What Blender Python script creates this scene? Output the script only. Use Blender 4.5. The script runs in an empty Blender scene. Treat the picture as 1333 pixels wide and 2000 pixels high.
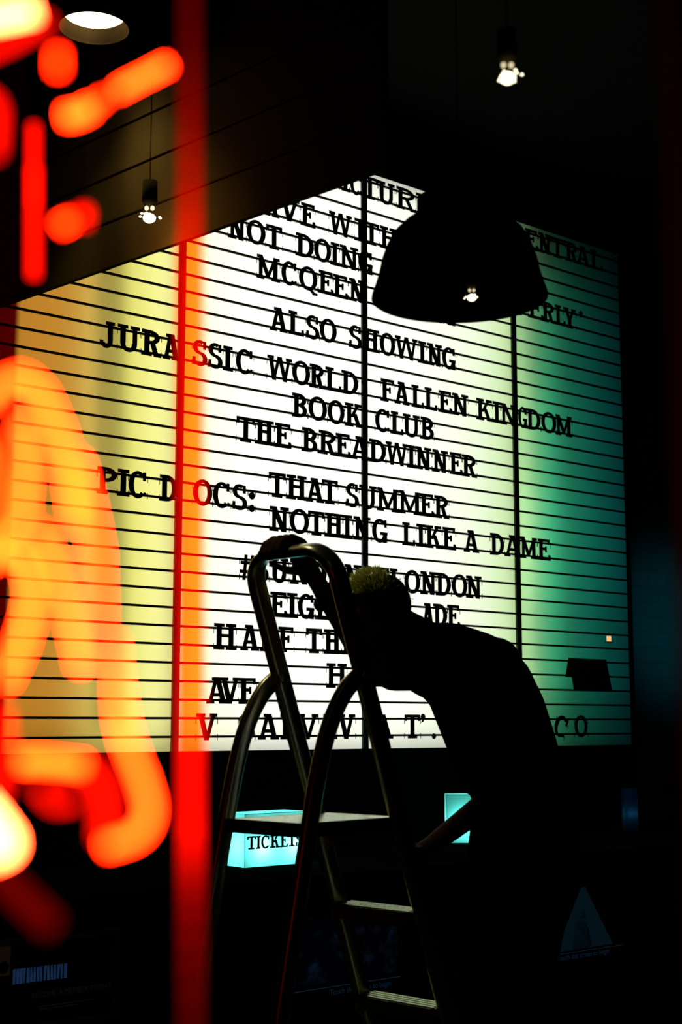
import bpy, bmesh, math, random
from mathutils import Vector, Matrix
random.seed(7)
SC = bpy.context.scene
COL = SC.collection

# ------------------------------------------------------------------ camera, world, exposure
F_PX, PITCH, YAW_B, DIST, EYE = 2825.47, 0.14529, 0.864068, 7.834, 1.5
cam_d = bpy.data.cameras.new('camera')
cam_d.sensor_fit = 'HORIZONTAL'
cam_d.sensor_width = 24.0
cam_d.lens = F_PX / 1333 * 24.0
cam_d.clip_start = 0.02
cam_d.dof.use_dof = True
cam_d.dof.focus_distance = 6.1
cam_d.dof.aperture_fstop = 4.9
cam = bpy.data.objects.new('camera', cam_d)
cam.location = (0, 0, EYE)
cam.rotation_euler = (math.pi / 2 + PITCH, 0, 0)
COL.objects.link(cam)
SC.camera = cam
w = bpy.data.worlds.new('night')
w.use_nodes = True
w.node_tree.nodes['Background'].inputs[0].default_value = (0, 0, 0, 1)
w.node_tree.nodes['Background'].inputs[1].default_value = 0
SC.world = w
SC.view_settings.view_transform = 'Standard'
SC.view_settings.look = 'None'
SC.view_settings.gamma = 1.0
SC.view_settings.exposure = 0.0
SC.view_settings.use_curve_mapping = False
SC.cycles.max_bounces = 5
SC.cycles.diffuse_bounces = 2
SC.cycles.glossy_bounces = 3
SC.cycles.transparent_max_bounces = 12
SC.cycles.use_denoising = True
SC.cycles.sample_clamp_indirect = 4.0

# ------------------------------------------------------------------ coordinates
def ray(x, y):
    X = (x - 666.5) / F_PX; Y = -(y - 1000) / F_PX
    return Vector((X, math.cos(PITCH) - Y * math.sin(PITCH), math.sin(PITCH) + Y * math.cos(PITCH)))
EYEV = Vector((0, 0, EYE))
def atY(x, y, d):
    r = ray(x, y); return EYEV + r * (d / r.y)
def atz(x, y, z):
    r = ray(x, y); return EYEV + r * ((z - EYE) / r.z)
U = Vector((math.sin(YAW_B), math.cos(YAW_B), 0))       # along the lightbox, away to the right
N = Vector((math.cos(YAW_B), -math.sin(YAW_B), 0))      # out of the lightbox into the room
UP = Vector((0, 0, 1))
ORI = Vector((0, DIST, 0))
S0, PAN, Z0, DZ = -1.071879, 1.23928, 1.3465891, 0.0900008
def B(s, z, off=0.0):
    return ORI + U * s + N * off + UP * z
def bs(px, z, off=0.0):
    """position along the lightbox of the photo column px at height z"""
    y = 1000.0
    for _ in range(12):
        r = ray(px, y); t = (off - (EYEV - ORI).dot(N)) / r.dot(N); q = EYEV + r * t
        y += (q.z - z) * F_PX / t
    return (q - ORI).dot(U)
LW = Vector((.719, -.695, 0)); LD = Vector((.695, .719, 0))   # ladder axes: across, and towards its climbing side
def L(d, z, w):
    return LD * d + LW * w + UP * z

# ------------------------------------------------------------------ materials
def mat(name, col, rough=0.6, metal=0.0, spec=0.5, noise=None, coat=0.0):
    m = bpy.data.materials.new(name); m.use_nodes = True
    nt = m.node_tree; b = nt.nodes['Principled BSDF']
    b.inputs['Base Color'].default_value = (*col, 1)
    b.inputs['Roughness'].default_value = rough
    b.inputs['Metallic'].default_value = metal
    b.inputs['Specular IOR Level'].default_value = spec
    if noise:
        sc, amt = noise
        tc = nt.nodes.new('ShaderNodeTexCoord'); tx = nt.nodes.new('ShaderNodeTexNoise')
        tx.inputs['Scale'].default_value = sc; tx.inputs['Detail'].default_value = 5
        nt.links.new(tc.outputs['Object'], tx.inputs['Vector'])
        mx = nt.nodes.new('ShaderNodeMix'); mx.data_type = 'RGBA'
        mx.inputs[6].default_value = (*[c * (1 - amt) for c in col], 1)
        mx.inputs[7].default_value = (*[min(1, c * (1 + amt)) for c in col], 1)
        nt.links.new(tx.outputs['Fac'], mx.inputs[0])
        nt.links.new(mx.outputs[2], b.inputs['Base Color'])
        rp = nt.nodes.new('ShaderNodeMapRange')
        rp.inputs[3].default_value = max(0.05, rough - .12); rp.inputs[4].default_value = min(1, rough + .12)
        nt.links.new(tx.outputs['Fac'], rp.inputs[0]); nt.links.new(rp.outputs[0], b.inputs['Roughness'])
    return m
def emit(name, col, strength=1.0):
    m = bpy.data.materials.new(name); m.use_nodes = True
    nt = m.node_tree; nt.nodes.clear()
    e = nt.nodes.new('ShaderNodeEmission'); o = nt.nodes.new('ShaderNodeOutputMaterial')
    e.inputs[0].default_value = (*col, 1); e.inputs[1].default_value = strength
    nt.links.new(e.outputs[0], o.inputs[0])
    return m
def translucent(name, col, gloss=0.0):
    m = bpy.data.materials.new(name); m.use_nodes = True
    nt = m.node_tree; nt.nodes.clear()
    t = nt.nodes.new('ShaderNodeBsdfTranslucent'); o = nt.nodes.new('ShaderNodeOutputMaterial')
    t.inputs[0].default_value = (*col, 1)
    nt.links.new(t.outputs[0], o.inputs[0])
    return m
K_LAMP = 1.3
M = {}
M['black'] = mat('black paint', (.003, .003, .0035), .9, spec=.0)
M['letter'] = mat('black acrylic letter', (.004, .004, .004), .6, spec=.1)
M['rail'] = mat('black rail', (.005, .006, .006), .6, spec=.1)
M['mullion'] = mat('dark mullion', (.02, .045, .045), .45, spec=.3)
M['wall'] = mat('dark plaster', (.0035, .004, .0045), .9, spec=.0, noise=(3, .4))
M['floor'] = mat('dark floor', (.01, .01, .011), .6, spec=.2, noise=(4, .4))
M['ceil'] = mat('black ceiling', (.004, .004, .004), .9, spec=.05)
M['counter'] = mat('counter laminate', (.003, .0035, .004), .8, spec=.0, noise=(6, .3))
M['alu'] = mat('brushed aluminium', (.78, .80, .78), .28, metal=1.0)
M['step'] = mat('worn ribbed step', (.50, .74, .28), .26, metal=.6, noise=(38, .65))
M['stepedge'] = mat('dark plastic step edge', (.03, .045, .055), .45, spec=.4, noise=(40, .5))
M['rubber'] = mat('black rubber', (.01, .01, .01), .8, spec=.1)
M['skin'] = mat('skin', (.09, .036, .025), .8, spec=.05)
M['cloth'] = mat('black cotton', (.006, .006, .007), .95, spec=.0)
M['jean'] = mat('black denim', (.005, .005, .007), .95, spec=.0)
M['enamel'] = mat('black enamel shade', (.0015, .0015, .0015), .8, spec=.0)
M['white_in'] = mat('pale lamp enamel', (.07, .046, .018), .7, spec=0)
M['screen'] = mat('dark screen glass', (.004, .005, .007), .5, spec=.05)
M['diff'] = translucent('opal diffuser', (.8, .8, .8))
def hair_mat(name, c1, c2):
    m = bpy.data.materials.new(name); m.use_nodes = True
    nt = m.node_tree; nt.nodes.clear()
    o = nt.nodes.new('ShaderNodeOutputMaterial'); d = nt.nodes.new('ShaderNodeBsdfDiffuse'); t = nt.nodes.new('ShaderNodeBsdfTranslucent')
    mx = nt.nodes.new('ShaderNodeMixShader'); mx.inputs[0].default_value = .6
    d.inputs[0].default_value = (*c1, 1); t.inputs[0].default_value = (*c2, 1)
    nt.links.new(d.outputs[0], mx.inputs[1]); nt.links.new(t.outputs[0], mx.inputs[2]); nt.links.new(mx.outputs[0], o.inputs[0])
    return m
M['hair'] = hair_mat('fair hair', (.17, .16, .05), (.88, .95, .32))
M['cap'] = mat('shaded hair', (.02, .018, .008), .9, spec=0)  # dark copy of the fair hair, stands for its shade

# ------------------------------------------------------------------ object helpers
def obj(name, bm, m, parent=None, smooth=False):
    me = bpy.data.meshes.new(name)
    bmesh.ops.recalc_face_normals(bm, faces=bm.faces)
    bm.to_mesh(me); bm.free()
    return obj_me(name, me, m, parent, smooth)
def obj_me(name, me, m, parent=None, smooth=False):
    me.name = name
    me.materials.clear(); me.materials.append(m)
    if smooth:
        me.polygons.foreach_set('use_smooth', [True] * len(me.polygons))
    o = bpy.data.objects.new(name, me); COL.objects.link(o)
    if parent is not None:
        o.parent = parent
        o.matrix_parent_inverse = parent.matrix_basis.inverted()
    return o
def tag(o, label, cat, group=None):
    o['label'] = label; o['category'] = cat
    if group: o['group'] = group
    return o
def thing(name, label, cat, loc, group=None):
    o = bpy.data.objects.new(name, None); o.empty_display_size = .05
    COL.objects.link(o); o.location = loc
    return tag(o, label, cat, group)
def struct(name, bm, m):
    o = obj(name, bm, m); o['kind'] = 'structure'; return o
def box8(bm, c):
    v = [bm.verts.new(p) for p in c]
    for f in ((0, 3, 2, 1), (4, 5, 6, 7), (0, 1, 5, 4), (1, 2, 6, 5), (2, 3, 7, 6), (3, 0, 4, 7)):
        bm.faces.new([v[i] for i in f])
def bbox(bm, s0, s1, z0, z1, o0, o1):
    """a box in lightbox coordinates"""
    box8(bm, [B(s0, z0, o0), B(s1, z0, o0), B(s1, z0, o1), B(s0, z0, o1), B(s0, z1, o0), B(s1, z1, o0), B(s1, z1, o1), B(s0, z1, o1)])
def obox(bm, c, ax, ay, az):
    """box about c with half vectors ax, ay, az"""
    box8(bm, [c - ax - ay - az, c + ax - ay - az, c + ax + ay - az, c - ax + ay - az, c - ax - ay + az, c + ax - ay + az, c + ax + ay + az, c - ax + ay + az])
def bevel(bm, w, seg=2):
    bmesh.ops.bevel(bm, geom=list(bm.edges), offset=w, segments=seg, affect='EDGES', profile=.6)
def frames(pts, side=None):
    out = []
    n = len(pts)
    prev = None
    for i in range(n):
        t = (pts[min(i + 1, n - 1)] - pts[max(i - 1, 0)]).normalized()
        if side is not None:
            a = side - t * side.dot(t)
        elif prev is None:
            a = t.orthogonal()
        else:
            a = prev - t * prev.dot(t)
        a.normalize(); prev = a
        out.append((t, a, t.cross(a)))
    return out
def sweep(bm, pts, ra, rb=None, seg=12, side=None, power=2.0, close=True):
    """tube along pts: superellipse section ra (along side) by rb"""
    fr = frames(pts, side); rings = []
    for i, p in enumerate(pts):
        a = ra[i] if isinstance(ra, (list, tuple)) else ra
        b = (rb[i] if isinstance(rb, (list, tuple)) else rb) if rb is not None else a
        ring = []
        for k in range(seg):
            th = 2 * math.pi * (k + .5) / seg
            c, s = math.cos(th), math.sin(th)
            e = 2 / power
            x = math.copysign(abs(c) ** e, c) * a; y = math.copysign(abs(s) ** e, s) * b
            ring.append(bm.verts.new(p + fr[i][1] * x + fr[i][2] * y))
        rings.append(ring)
    for r0, r1 in zip(rings, rings[1:]):
        for k in range(seg):
            bm.faces.new([r0[k], r0[(k + 1) % seg], r1[(k + 1) % seg], r1[k]])
    if close:
        bm.faces.new(rings[0][::-1]); bm.faces.new(rings[-1])
def smooth_path(pts, n=8):
    out = []
    P = [pts[0]] + list(pts) + [pts[-1]]
    for i in range(1, len(P) - 2):
        a, b, c, d = P[i - 1], P[i], P[i + 1], P[i + 2]
        for k in range(n):
            t = k / n
            out.append(.5 * ((2 * b) + (c - a) * t + (2 * a - 5 * b + 4 * c - d) * t * t + (3 * b - a - 3 * c + d) * t ** 3))
    out.append(pts[-1])
    return out
def lathe(bm, c, prof, seg=48, close_ends=False):
    rings = []
    for r, z in prof:
        if r < 1e-5:
            rings.append([bm.verts.new(c + Vector((0, 0, z)))]); continue
        rings.append([bm.verts.new(c + Vector((r * math.cos(2 * math.pi * k / seg), r * math.sin(2 * math.pi * k / seg), z))) for k in range(seg)])
    for a, b in zip(rings, rings[1:]):
        for k in range(seg):
            k2 = (k + 1) % seg
            if len(a) == 1 and len(b) == 1: continue
            if len(a) == 1: bm.faces.new([a[0], b[k2], b[k]])
            elif len(b) == 1: bm.faces.new([a[k], a[k2], b[0]])
            else: bm.faces.new([a[k], a[k2], b[k2], b[k]])
def ball(bm, c, ax, ay, az, n=12):
    """ellipsoid with half axes"""
    rings = [[bm.verts.new(c + az)]]
    for i in range(1, n):
        th = math.pi * i / n
        rings.append([bm.verts.new(c + az * math.cos(th) + (ax * math.cos(2 * math.pi * k / (2 * n)) + ay * math.sin(2 * math.pi * k / (2 * n))) * math.sin(th)) for k in range(2 * n)])
    rings.append([bm.verts.new(c - az)])
    for a, b in zip(rings, rings[1:]):
        m = max(len(a), len(b))
        for k in range(m):
            k2 = (k + 1) % m
            if len(a) == 1: bm.faces.new([a[0], b[k], b[k2]])
            elif len(b) == 1: bm.faces.new([a[k], b[0], a[k2]])
            else: bm.faces.new([a[k], b[k], b[k2], a[k2]])

# ------------------------------------------------------------------ the setting
ZB, ZT = Z0 + .216 * DZ, Z0 + 36.6 * DZ          # bottom and top of the lit face
SL, SR = S0 - 1.25 * PAN, S0 + 2.85 * PAN        # ends of the lit face
bm = bmesh.new(); box8(bm, [(-9, -2, -.1), (9, -2, -.1), (9, 14, -.1), (-9, 14, -.1), (-9, -2, 0), (9, -2, 0), (9, 14, 0), (-9, 14, 0)])
struct('floor', bm, M['floor'])
bm = bmesh.new(); box8(bm, [(-9, -2, 5.0), (9, -2, 5.0), (9, 14, 5.0), (-9, 14, 5.0), (-9, -2, 5.1), (9, -2, 5.1), (9, 14, 5.1), (-9, 14, 5.1)])
struct('ceiling', bm, M['ceil'])
bm = bmesh.new()
bbox(bm, SL - 3, SR + .03, 0, ZB - .02, -.3, 0)
bbox(bm, SL - 3, SR + .03, ZT + .03, 5.0, -.3, .0)
bbox(bm, SL - 3, SL - .03, ZB - .02, ZT + .03, -.3, 0)
struct('wall_back', bm, M['wall'])
# tiled wall at the right end of the lightbox
tm = bpy.data.materials.new('dark blue tiles'); tm.use_nodes = True
nt = tm.node_tree; pb = nt.nodes['Principled BSDF']
br = nt.nodes.new('ShaderNodeTexBrick'); tc = nt.nodes.new('ShaderNodeTexCoord'); mp = nt.nodes.new('ShaderNodeMapping')
mp.inputs['Rotation'].default_value = (math.pi / 2, 0, 0)
br.offset = 0.5
br.inputs['Scale'].default_value = 1.0; br.inputs['Brick Width'].default_value = .2; br.inputs['Row Height'].default_value = .1; br.inputs['Mortar Size'].default_value = .003
br.inputs['Color1'].default_value = (.10, .13, .15, 1); br.inputs['Color2'].default_value = (.085, .115, .135, 1); br.inputs['Mortar'].default_value = (.075, .09, .10, 1)
nt.links.new(tc.outputs['Object'], mp.inputs[0]); nt.links.new(mp.outputs[0], br.inputs[0]); nt.links.new(br.outputs[0], pb.inputs['Base Color'])
pb.inputs['Roughness'].default_value = .6; pb.inputs['Specular IOR Level'].default_value = .1
bm = bmesh.new()
box8(bm, [(0, 0, 0), (3.5, 0, 0), (3.5, .3, 0), (0, .3, 0), (0, 0, 5), (3.5, 0, 5), (3.5, .3, 5), (0, .3, 5)])
wr = struct('wall_right', bm, tm)
wr.location = B(SR + .03, 0, .0); wr.rotation_euler = (0, 0, math.atan2(U.y, U.x))
gl = bpy.data.lights.new('blue room glow', 'SPOT'); gl.energy = 26; gl.color = (.01, .75, .88); gl.shadow_soft_size = .15
gl.spot_size = math.radians(34); gl.spot_blend = 1.0
go = bpy.data.objects.new('blue room glow', gl); COL.objects.link(go)
go.location = B(SR + .55, 2.1, 2.2)
go.rotation_euler = (B(SR + .42, 2.15, 0) - go.location).to_track_quat('-Z', 'Y').to_euler()

# boarded bulkhead that hangs across the room in front of the lightbox
pa, pb_ = atz(50, 580, 3.0), atz(720, 340, 3.0)
bd = (pa - pb_); bd.z = 0; bd.normalize(); bn = Vector((-bd.y, bd.x, 0))
if bn.y > 0: bn = -bn
b0, b1 = pb_ - bd * .06, pb_ + bd * 3.2
wood = mat('stained boards', (.085, .050, .020), .7, spec=.0, noise=(5, .35))
bm = bmesh.new()
z = 3.0
while z < 4.95:
    zt = min(z + .150, 4.99)
    box8(bm, [Vector((*(q + bn * o).xy, zz)) for zz in (z, zt) for q, o in ((b0, 0), (b1, 0), (b1, -.012), (b0, -.012))])
    box8(bm, [Vector((*(q + bn * o).xy, zz)) for zz in (zt - .001, zt + .011) for q, o in ((b0, -.008), (b1, -.008), (b1, -.012), (b0, -.012))])
    z += .160
box8(bm, [Vector((*(q + bn * o).xy, zz)) for zz in (3.0, 4.99) for q, o in ((b0, -.012), (b1, -.012), (b1, -.018), (b0, -.018))])
struct('trim_1', bm, wood)
# posts of the window through which the street looks in
redsheet = bpy.data.materials.new('red tinted acrylic'); redsheet.use_nodes = True
nt = redsheet.node_tree; nt.nodes.clear()
o_ = nt.nodes.new('ShaderNodeOutputMaterial'); t_ = nt.nodes.new('ShaderNodeBsdfTransparent'); d_ = nt.nodes.new('ShaderNodeBsdfDiffuse'); x_ = nt.nodes.new('ShaderNodeMixShader')
t_.inputs[0].default_value = (.60, .02, .005, 1); d_.inputs[0].default_value = (.35, .01, .005, 1); x_.inputs[0].default_value = .35
nt.links.new(t_.outputs[0], x_.inputs[1]); nt.links.new(d_.outputs[0], x_.inputs[2]); nt.links.new(x_.outputs[0], o_.inputs[0])
bm = bmesh.new()
p = atY(1345, 1000, .40)
obox(bm, Vector((p.x + .017, .40, 1.6)), Vector((.017, 0, 0)), Vector((0, .012, 0)), Vector((0, 0, .8)))
struct('trim_2', bm, mat('dark red window post', (.02, .0012, .0008), .7, spec=0))

# ------------------------------------------------------------------ the lightbox letter board
lb = thing('marquee_lightbox', 'huge glowing lightbox letter board with black rails filling the back wall', 'lightbox', B(S0 + .8 * PAN, ZB, 0))
edges = [SL] + [S0 + k * PAN for k in (-1, 0, 1, 2)] + [SR]
for a, b in zip(edges, edges[1:]):
    bm = bmesh.new()
    vs = [bm.verts.new(q) for q in (B(a, ZB), B(b, ZB), B(b, ZT), B(a, ZT))]
    bm.faces.new(vs)
    obj('diffuser_panel', bm, M['diff'], lb)
for i in range(1, 37):
    bm = bmesh.new(); zc = Z0 + i * DZ
    bbox(bm, SL, SR, zc - .0058, zc + .0058, .001, .010)
    bbox(bm, SL, SR, zc - .0058, zc - .0030, .010, .0125)
    obj('rail', bm, M['rail'], lb)
for k in (-1, 0, 1, 2):
    bm = bmesh.new(); s = S0 + k * PAN
    bbox(bm, s - .020, s + .020, ZB, ZT, .0, .0128)
    obj('mullion', bm, M['mullion'], lb)
bm = bmesh.new()
bbox(bm, SL - .03, SR + .03, ZB - .02, ZB, -.29, .016); bbox(bm, SL - .03, SR + .03, ZT, ZT + .03, -.29, .016)
bbox(bm, SL - .03, SL, ZB, ZT, -.29, .016); bbox(bm, SR, SR + .03, ZB, ZT, -.29, .016)
bbox(bm, SL - .03, SR + .03, ZB - .02, ZT + .03, -.3, -.29)
obj('housing', bm, M['black'], lb)
for k in (0, 2):
    bm = bmesh.new(); s = S0 + k * PAN; bbox(bm, s - .003, s + .003, ZB, ZT, -.285, -.002); obj('added_light_baffle', bm, M['black'], lb)  # unseen baffle added to stop lamp light leaking between bays
# the lamps inside it: columns from the left end to the right (ends of the column and height in panels / rails, colour)
LAMPS = [(-1.2,-0.8,0.3,36.4,0.163,0.076,0.009),
(-0.8,-0.6,0.3,36.4,0.560,0.223,0.020),
(-0.6,-0.45,0.3,36.4,0.486,0.173,0.009),
(-0.45,-0.3,0.3,36.4,0.714,0.503,0.101),
(-0.3,-0.15,0.3,36.4,0.739,0.770,0.137),
(-0.15,0,0.3,36.4,1.339,1.298,0.508),
(0,0.3,0.3,36.4,1.286,1.271,0.890),
(0.3,0.8,0.3,36.4,1.220,1.267,1.088),
(0.8,1.3,0.3,36.4,1.225,1.280,1.067),
(1.3,1.6,0.3,36.4,1.048,1.125,0.894),
(1.6,1.8,0.3,36.4,0.908,1.002,0.757),
(1.8,1.92,0.3,36.4,0.742,0.956,0.534),
(1.92,2,0.3,36.4,0.841,1.272,0.539),
(2,2.08,0.3,4,0.908,1.650,0.725),
(2,2.08,4,10,1.404,2.101,0.985),
(2,2.08,10,18,1.619,2.345,1.098),
(2,2.08,18,25,1.402,2.078,0.971),
(2,2.08,25,30,1.123,1.866,0.851),
(2,2.08,30,33,0.745,1.425,0.626),
(2,2.08,33,36.4,0.476,0.987,0.458),
(2.08,2.18,0.3,4,0.000,0.000,0.000),
(2.08,2.18,4,10,0.021,0.263,0.058),
(2.08,2.18,10,18,0.100,0.552,0.175),
(2.08,2.18,18,25,0.027,0.316,0.082),
(2.08,2.18,25,30,0.000,0.062,0.000),
(2.08,2.18,30,33,0.000,0.000,0.000),
(2.08,2.18,33,36.4,0.000,0.000,0.000),
(2.18,2.3,0.3,4,0.000,0.246,0.102),
(2.18,2.3,4,10,0.000,0.488,0.236),
(2.18,2.3,10,18,0.000,0.631,0.297),
(2.18,2.3,18,25,0.000,0.490,0.233),
(2.18,2.3,25,30,0.000,0.368,0.170),
(2.18,2.3,30,33,0.000,0.197,0.079),
(2.18,2.3,33,36.4,0.000,0.004,0.000),
(2.3,2.44,0.3,4,0.000,0.048,0.030),
(2.3,2.44,4,10,0.000,0.111,0.062),
(2.3,2.44,10,18,0.000,0.154,0.086),
(2.3,2.44,18,25,0.000,0.111,0.062),
(2.3,2.44,25,30,0.000,0.072,0.042),
(2.3,2.44,30,33,0.000,0.046,0.030),
(2.3,2.44,33,36.4,0.000,0.029,0.017),
(2.44,2.6,0.3,4,0.000,0.050,0.032),
(2.44,2.6,4,10,0.000,0.108,0.072),
(2.44,2.6,10,18,0.000,0.141,0.093),
(2.44,2.6,18,25,0.000,0.106,0.070),
(2.44,2.6,25,30,0.000,0.076,0.050),
(2.44,2.6,30,33,0.000,0.044,0.027),
(2.44,2.6,33,36.4,0.000,0.008,0.006),
(2.6,2.74,0.3,4,0.000,0.020,0.018),
(2.6,2.74,4,10,0.000,0.047,0.040),
(2.6,2.74,10,18,0.000,0.062,0.052),
(2.6,2.74,18,25,0.000,0.046,0.039),
(2.6,2.74,25,30,0.000,0.032,0.027),
(2.6,2.74,30,33,0.000,0.019,0.016),
(2.6,2.74,33,36.4,0.000,0.007,0.006),
(2.74,2.88,0.3,4,0.000,0.015,0.019),
(2.74,2.88,4,10,0.000,0.037,0.043),
(2.74,2.88,10,18,0.000,0.047,0.056),
(2.74,2.88,18,25,0.000,0.035,0.042),
(2.74,2.88,25,30,0.000,0.025,0.030),
(2.74,2.88,30,33,0.000,0.014,0.017),
(2.74,2.88,33,36.4,0.000,0.003,0.005)]

for (a, b, c, d, r, g, bl) in LAMPS:
    m_ = max(r, g, bl)
    if m_ < .004: continue
    ld = bpy.data.lights.new('lightbox lamp', 'AREA'); ld.shape = 'RECTANGLE'
    ld.size = (b - a) * PAN; ld.size_y = (d - c) * DZ
    ld.color = (r / m_, g / m_, bl / m_)
    ld.energy = m_ * math.pi * ld.size * ld.size_y * (K_LAMP if b <= 1.9 else 1.22 if b <= 2.0 else 1.12)
    lo = bpy.data.objects.new('lightbox lamp', ld); COL.objects.link(lo)
    lo.location = B(S0 + (a + b) / 2 * PAN, Z0 + (c + d) / 2 * DZ, -.14)
    lo.rotation_euler = Matrix((U, UP, -N)).transposed().to_euler() if False else N.to_track_quat('-Z', 'Y').to_euler()

# ------------------------------------------------------------------ slab serif letters
def arc(cx, cy, rx, ry, t, th, a0, a1, n=14):
    out = []
    for k in range(n):
        q = []
        for aa, inner in ((k, 0), (k + 1, 0), (k + 1, 1), (k, 1)):
            an = math.radians(a0 + (a1 - a0) * aa / n)
            q.append((cx + (rx - t * inner) * math.cos(an), cy + (ry - th * inner) * math.sin(an)))
        out.append(q)
    return out
def R(x0, y0, x1, y1):
    return [(x0, y0), (x1, y0), (x1, y1), (x0, y1)]
def glyph(ch, w, H, t, th, sv):
    """polygons of one capital; t stem, th thin stroke, sv overhang of the serifs"""
    g = []
    stem = lambda x, y0=0, y1=H: g.append(R(x, y0, x + t, y1))
    def ser(x, y, l=sv, r=sv, ww=None):
        ww = t if ww is None else ww
        g.append(R(max(0, x - l), y, min(w, x + ww + r), y + th))
    def dia(x0, y0, x1, y1, ww):
        g.append([(x0, y0), (x0 + ww, y0), (x1 + ww, y1), (x1, y1)])
    top = H - th
    if ch in 'HN':
        if ch == 'H':
            stem(sv); stem(w - sv - t); g.append(R(sv, H * .47, w - sv, H * .47 + th))
            for x in (sv, w - sv - t): ser(x, 0); ser(x, top)
        else:
            k = t * .8
            g.append(R(sv, 0, sv + k, H)); g.append(R(w - sv - k, 0, w - sv, H)); dia(w - sv - k * 1.35, 0, sv * .6, H, k * 1.4)
            ser(sv, 0, ww=k); ser(sv, top, sv, 0, ww=k); ser(w - sv - k, top, ww=k)
    elif ch in 'EFL':
        stem(sv); ser(sv, 0); ser(sv, top)
        if ch != 'F': g.append(R(sv, 0, w, th)); g.append(R(w - th * .95, 0, w, H * .27))
        if ch != 'L':
            g.append(R(sv, top, w * .97, H)); g.append(R(w * .97 - th * .95, H * .75, w * .97, H))
            g.append(R(sv, H * .47, w * .72, H * .47 + th)); g.append(R(w * .72 - th * .8, H * .38, w * .72, H * .66))
    elif ch == 'T':
        stem(w / 2 - t / 2); ser(w / 2 - t / 2, 0, sv * 1.3, sv * 1.3); g.append(R(0, top, w, H))
        g.append(R(0, H * .73, th, H)); g.append(R(w - th, H * .73, w, H))
    elif ch == 'I':
        stem(w / 2 - t / 2); ser(w / 2 - t / 2, 0, w, w); ser(w / 2 - t / 2, top, w, w)
    elif ch == 'A':
        dia(sv * .6, 0, w / 2 - t * .55, H, t * .75); dia(w - sv * .6 - t, 0, w / 2 - t * .45, H, t)
        g.append(R(w * .25, H * .27, w * .75, H * .27 + th)); g.append(R(w * .5 - t * 1.05, top, w * .5 + t * .5, H))
        k = min(sv * 1.25, w * .17)
        g.append(R(0, 0, sv * .6 + t * .75 + k * .8, th)); g.append(R(w - sv * .6 - t - k * .7, 0, w, th))
    elif ch == 'V':
        dia(w / 2 - t * .5, 0, sv * .6, H, t); dia(w / 2 - t * .35, 0, w - sv * .6 - t * .75, H, t * .75)
        g.append(R(0, top, sv * .6 + t + sv * .8, H)); g.append(R(w - sv * .6 - t * .75 - sv * .8, top, w, H))
    elif ch == 'W':
        k = t * .85; q = w * .27
        dia(q - k * .4, 0, sv * .5, H, k); dia(q - k * .4, 0, w / 2 - k * .55, H * .98, k * .75)
        dia(w - q - k * .5, 0, w / 2 - k * .45, H * .98, k); dia(w - q - k * .5, 0, w - sv * .5 - k * .75, H, k * .75)
        g.append(R(0, top, sv * .5 + k + sv * .6, H)); g.append(R(w - sv * .5 - k - sv * .4, top, w, H)); g.append(R(w / 2 - k * .6, top, w / 2 + k * .6, H))
    elif ch == 'Y':
        stem(w / 2 - t / 2, 0, H * .48); ser(w / 2 - t / 2, 0, sv * 1.2, sv * 1.2)
        dia(w / 2 - t / 2, H * .40, sv * .6, H, t * .9); dia(w / 2 - t * .35, H * .40, w - sv * .6 - t * .75, H, t * .75)
        g.append(R(0, top, sv * .6 + t + sv * .7, H)); g.append(R(w - sv * .6 - t * .75 - sv * .7, top, w, H))
    elif ch == 'M':
        k = t * .8
        g.append(R(sv * .8, 0, sv * .8 + k, H)); g.append(R(w - sv * .8 - t, 0, w - sv * .8, H))
        dia(w / 2 - k * .55, H * .12, sv * .5, H, k * 1.15); dia(w / 2 - k * .6, H * .12, w - sv * .8 - k * .9, H, k * .9)
        g.append(R(0, 0, sv * .8 + k + sv * .7, th)); g.append(R(w - sv * .8 - t - sv * .7, 0, w, th))
        g.append(R(0, top, sv * .8 + k, H)); g.append(R(w - sv * .8 - t, top, w, H))
    elif ch == 'K':
        stem(sv); ser(sv, 0); ser(sv, top)
        dia(sv + t * .7, H * .40, w - sv - t * .8, H, t * .75); dia(w - sv * .5 - t, 0, sv + t * 1.3, H * .58, t)
        g.append(R(w - sv * 1.6 - t, top, w * .98, H)); g.append(R(w - sv * .5 - t - sv * .6, 0, w, th))
    elif ch in 'BPRD':
        stem(sv); ser(sv, 0, sv, 0 if ch in 'BD' else sv); ser(sv, top, sv, 0)
        x = max(sv + t * .6, w * .42)
        if ch == 'D':
            g += arc(x, H / 2, w - x, H / 2, t * 1.05, th, -90, 90); g.append(R(sv, 0, x, th)); g.append(R(sv, top, x, H))
        else:
            yb = H * .455
            wr_ = w * (.94 if ch != 'P' else 1.0)
            g += arc(x, (H + yb) / 2, wr_ - x, (H - yb) / 2, t, th, -90, 90); g.append(R(sv, yb, x, yb + th)); g.append(R(sv, top, x, H))
            if ch == 'B':
                h2 = yb + th
                g += arc(x, h2 / 2, w - x, h2 / 2, t, th, -90, 90); g.append(R(sv, 0, x, th))
            if ch == 'R':
                dia(w - sv * .4 - t * 1.1, 0, w * .42, yb + th * .5, t); g.append(R(w - sv * .4 - t * 1.1, 0, w, th))
    elif ch in 'OQ0':
        g += arc(w / 2, H / 2, w / 2, H * .515, t, th, 0, 360, 28)
        if ch == 'Q': dia(w * .78, -H * .16, w * .42, H * .1, t); g.append(R(w * .72, -H * .17, w * 1.0, -H * .06))
    elif ch in 'CG':
        g += arc(w / 2, H / 2, w / 2, H * .515, t, th, 48, 318 if ch == 'C' else 340, 24)
        g.append(R(w * .94 - th, H * .66, w * .94, H * .98))
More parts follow.
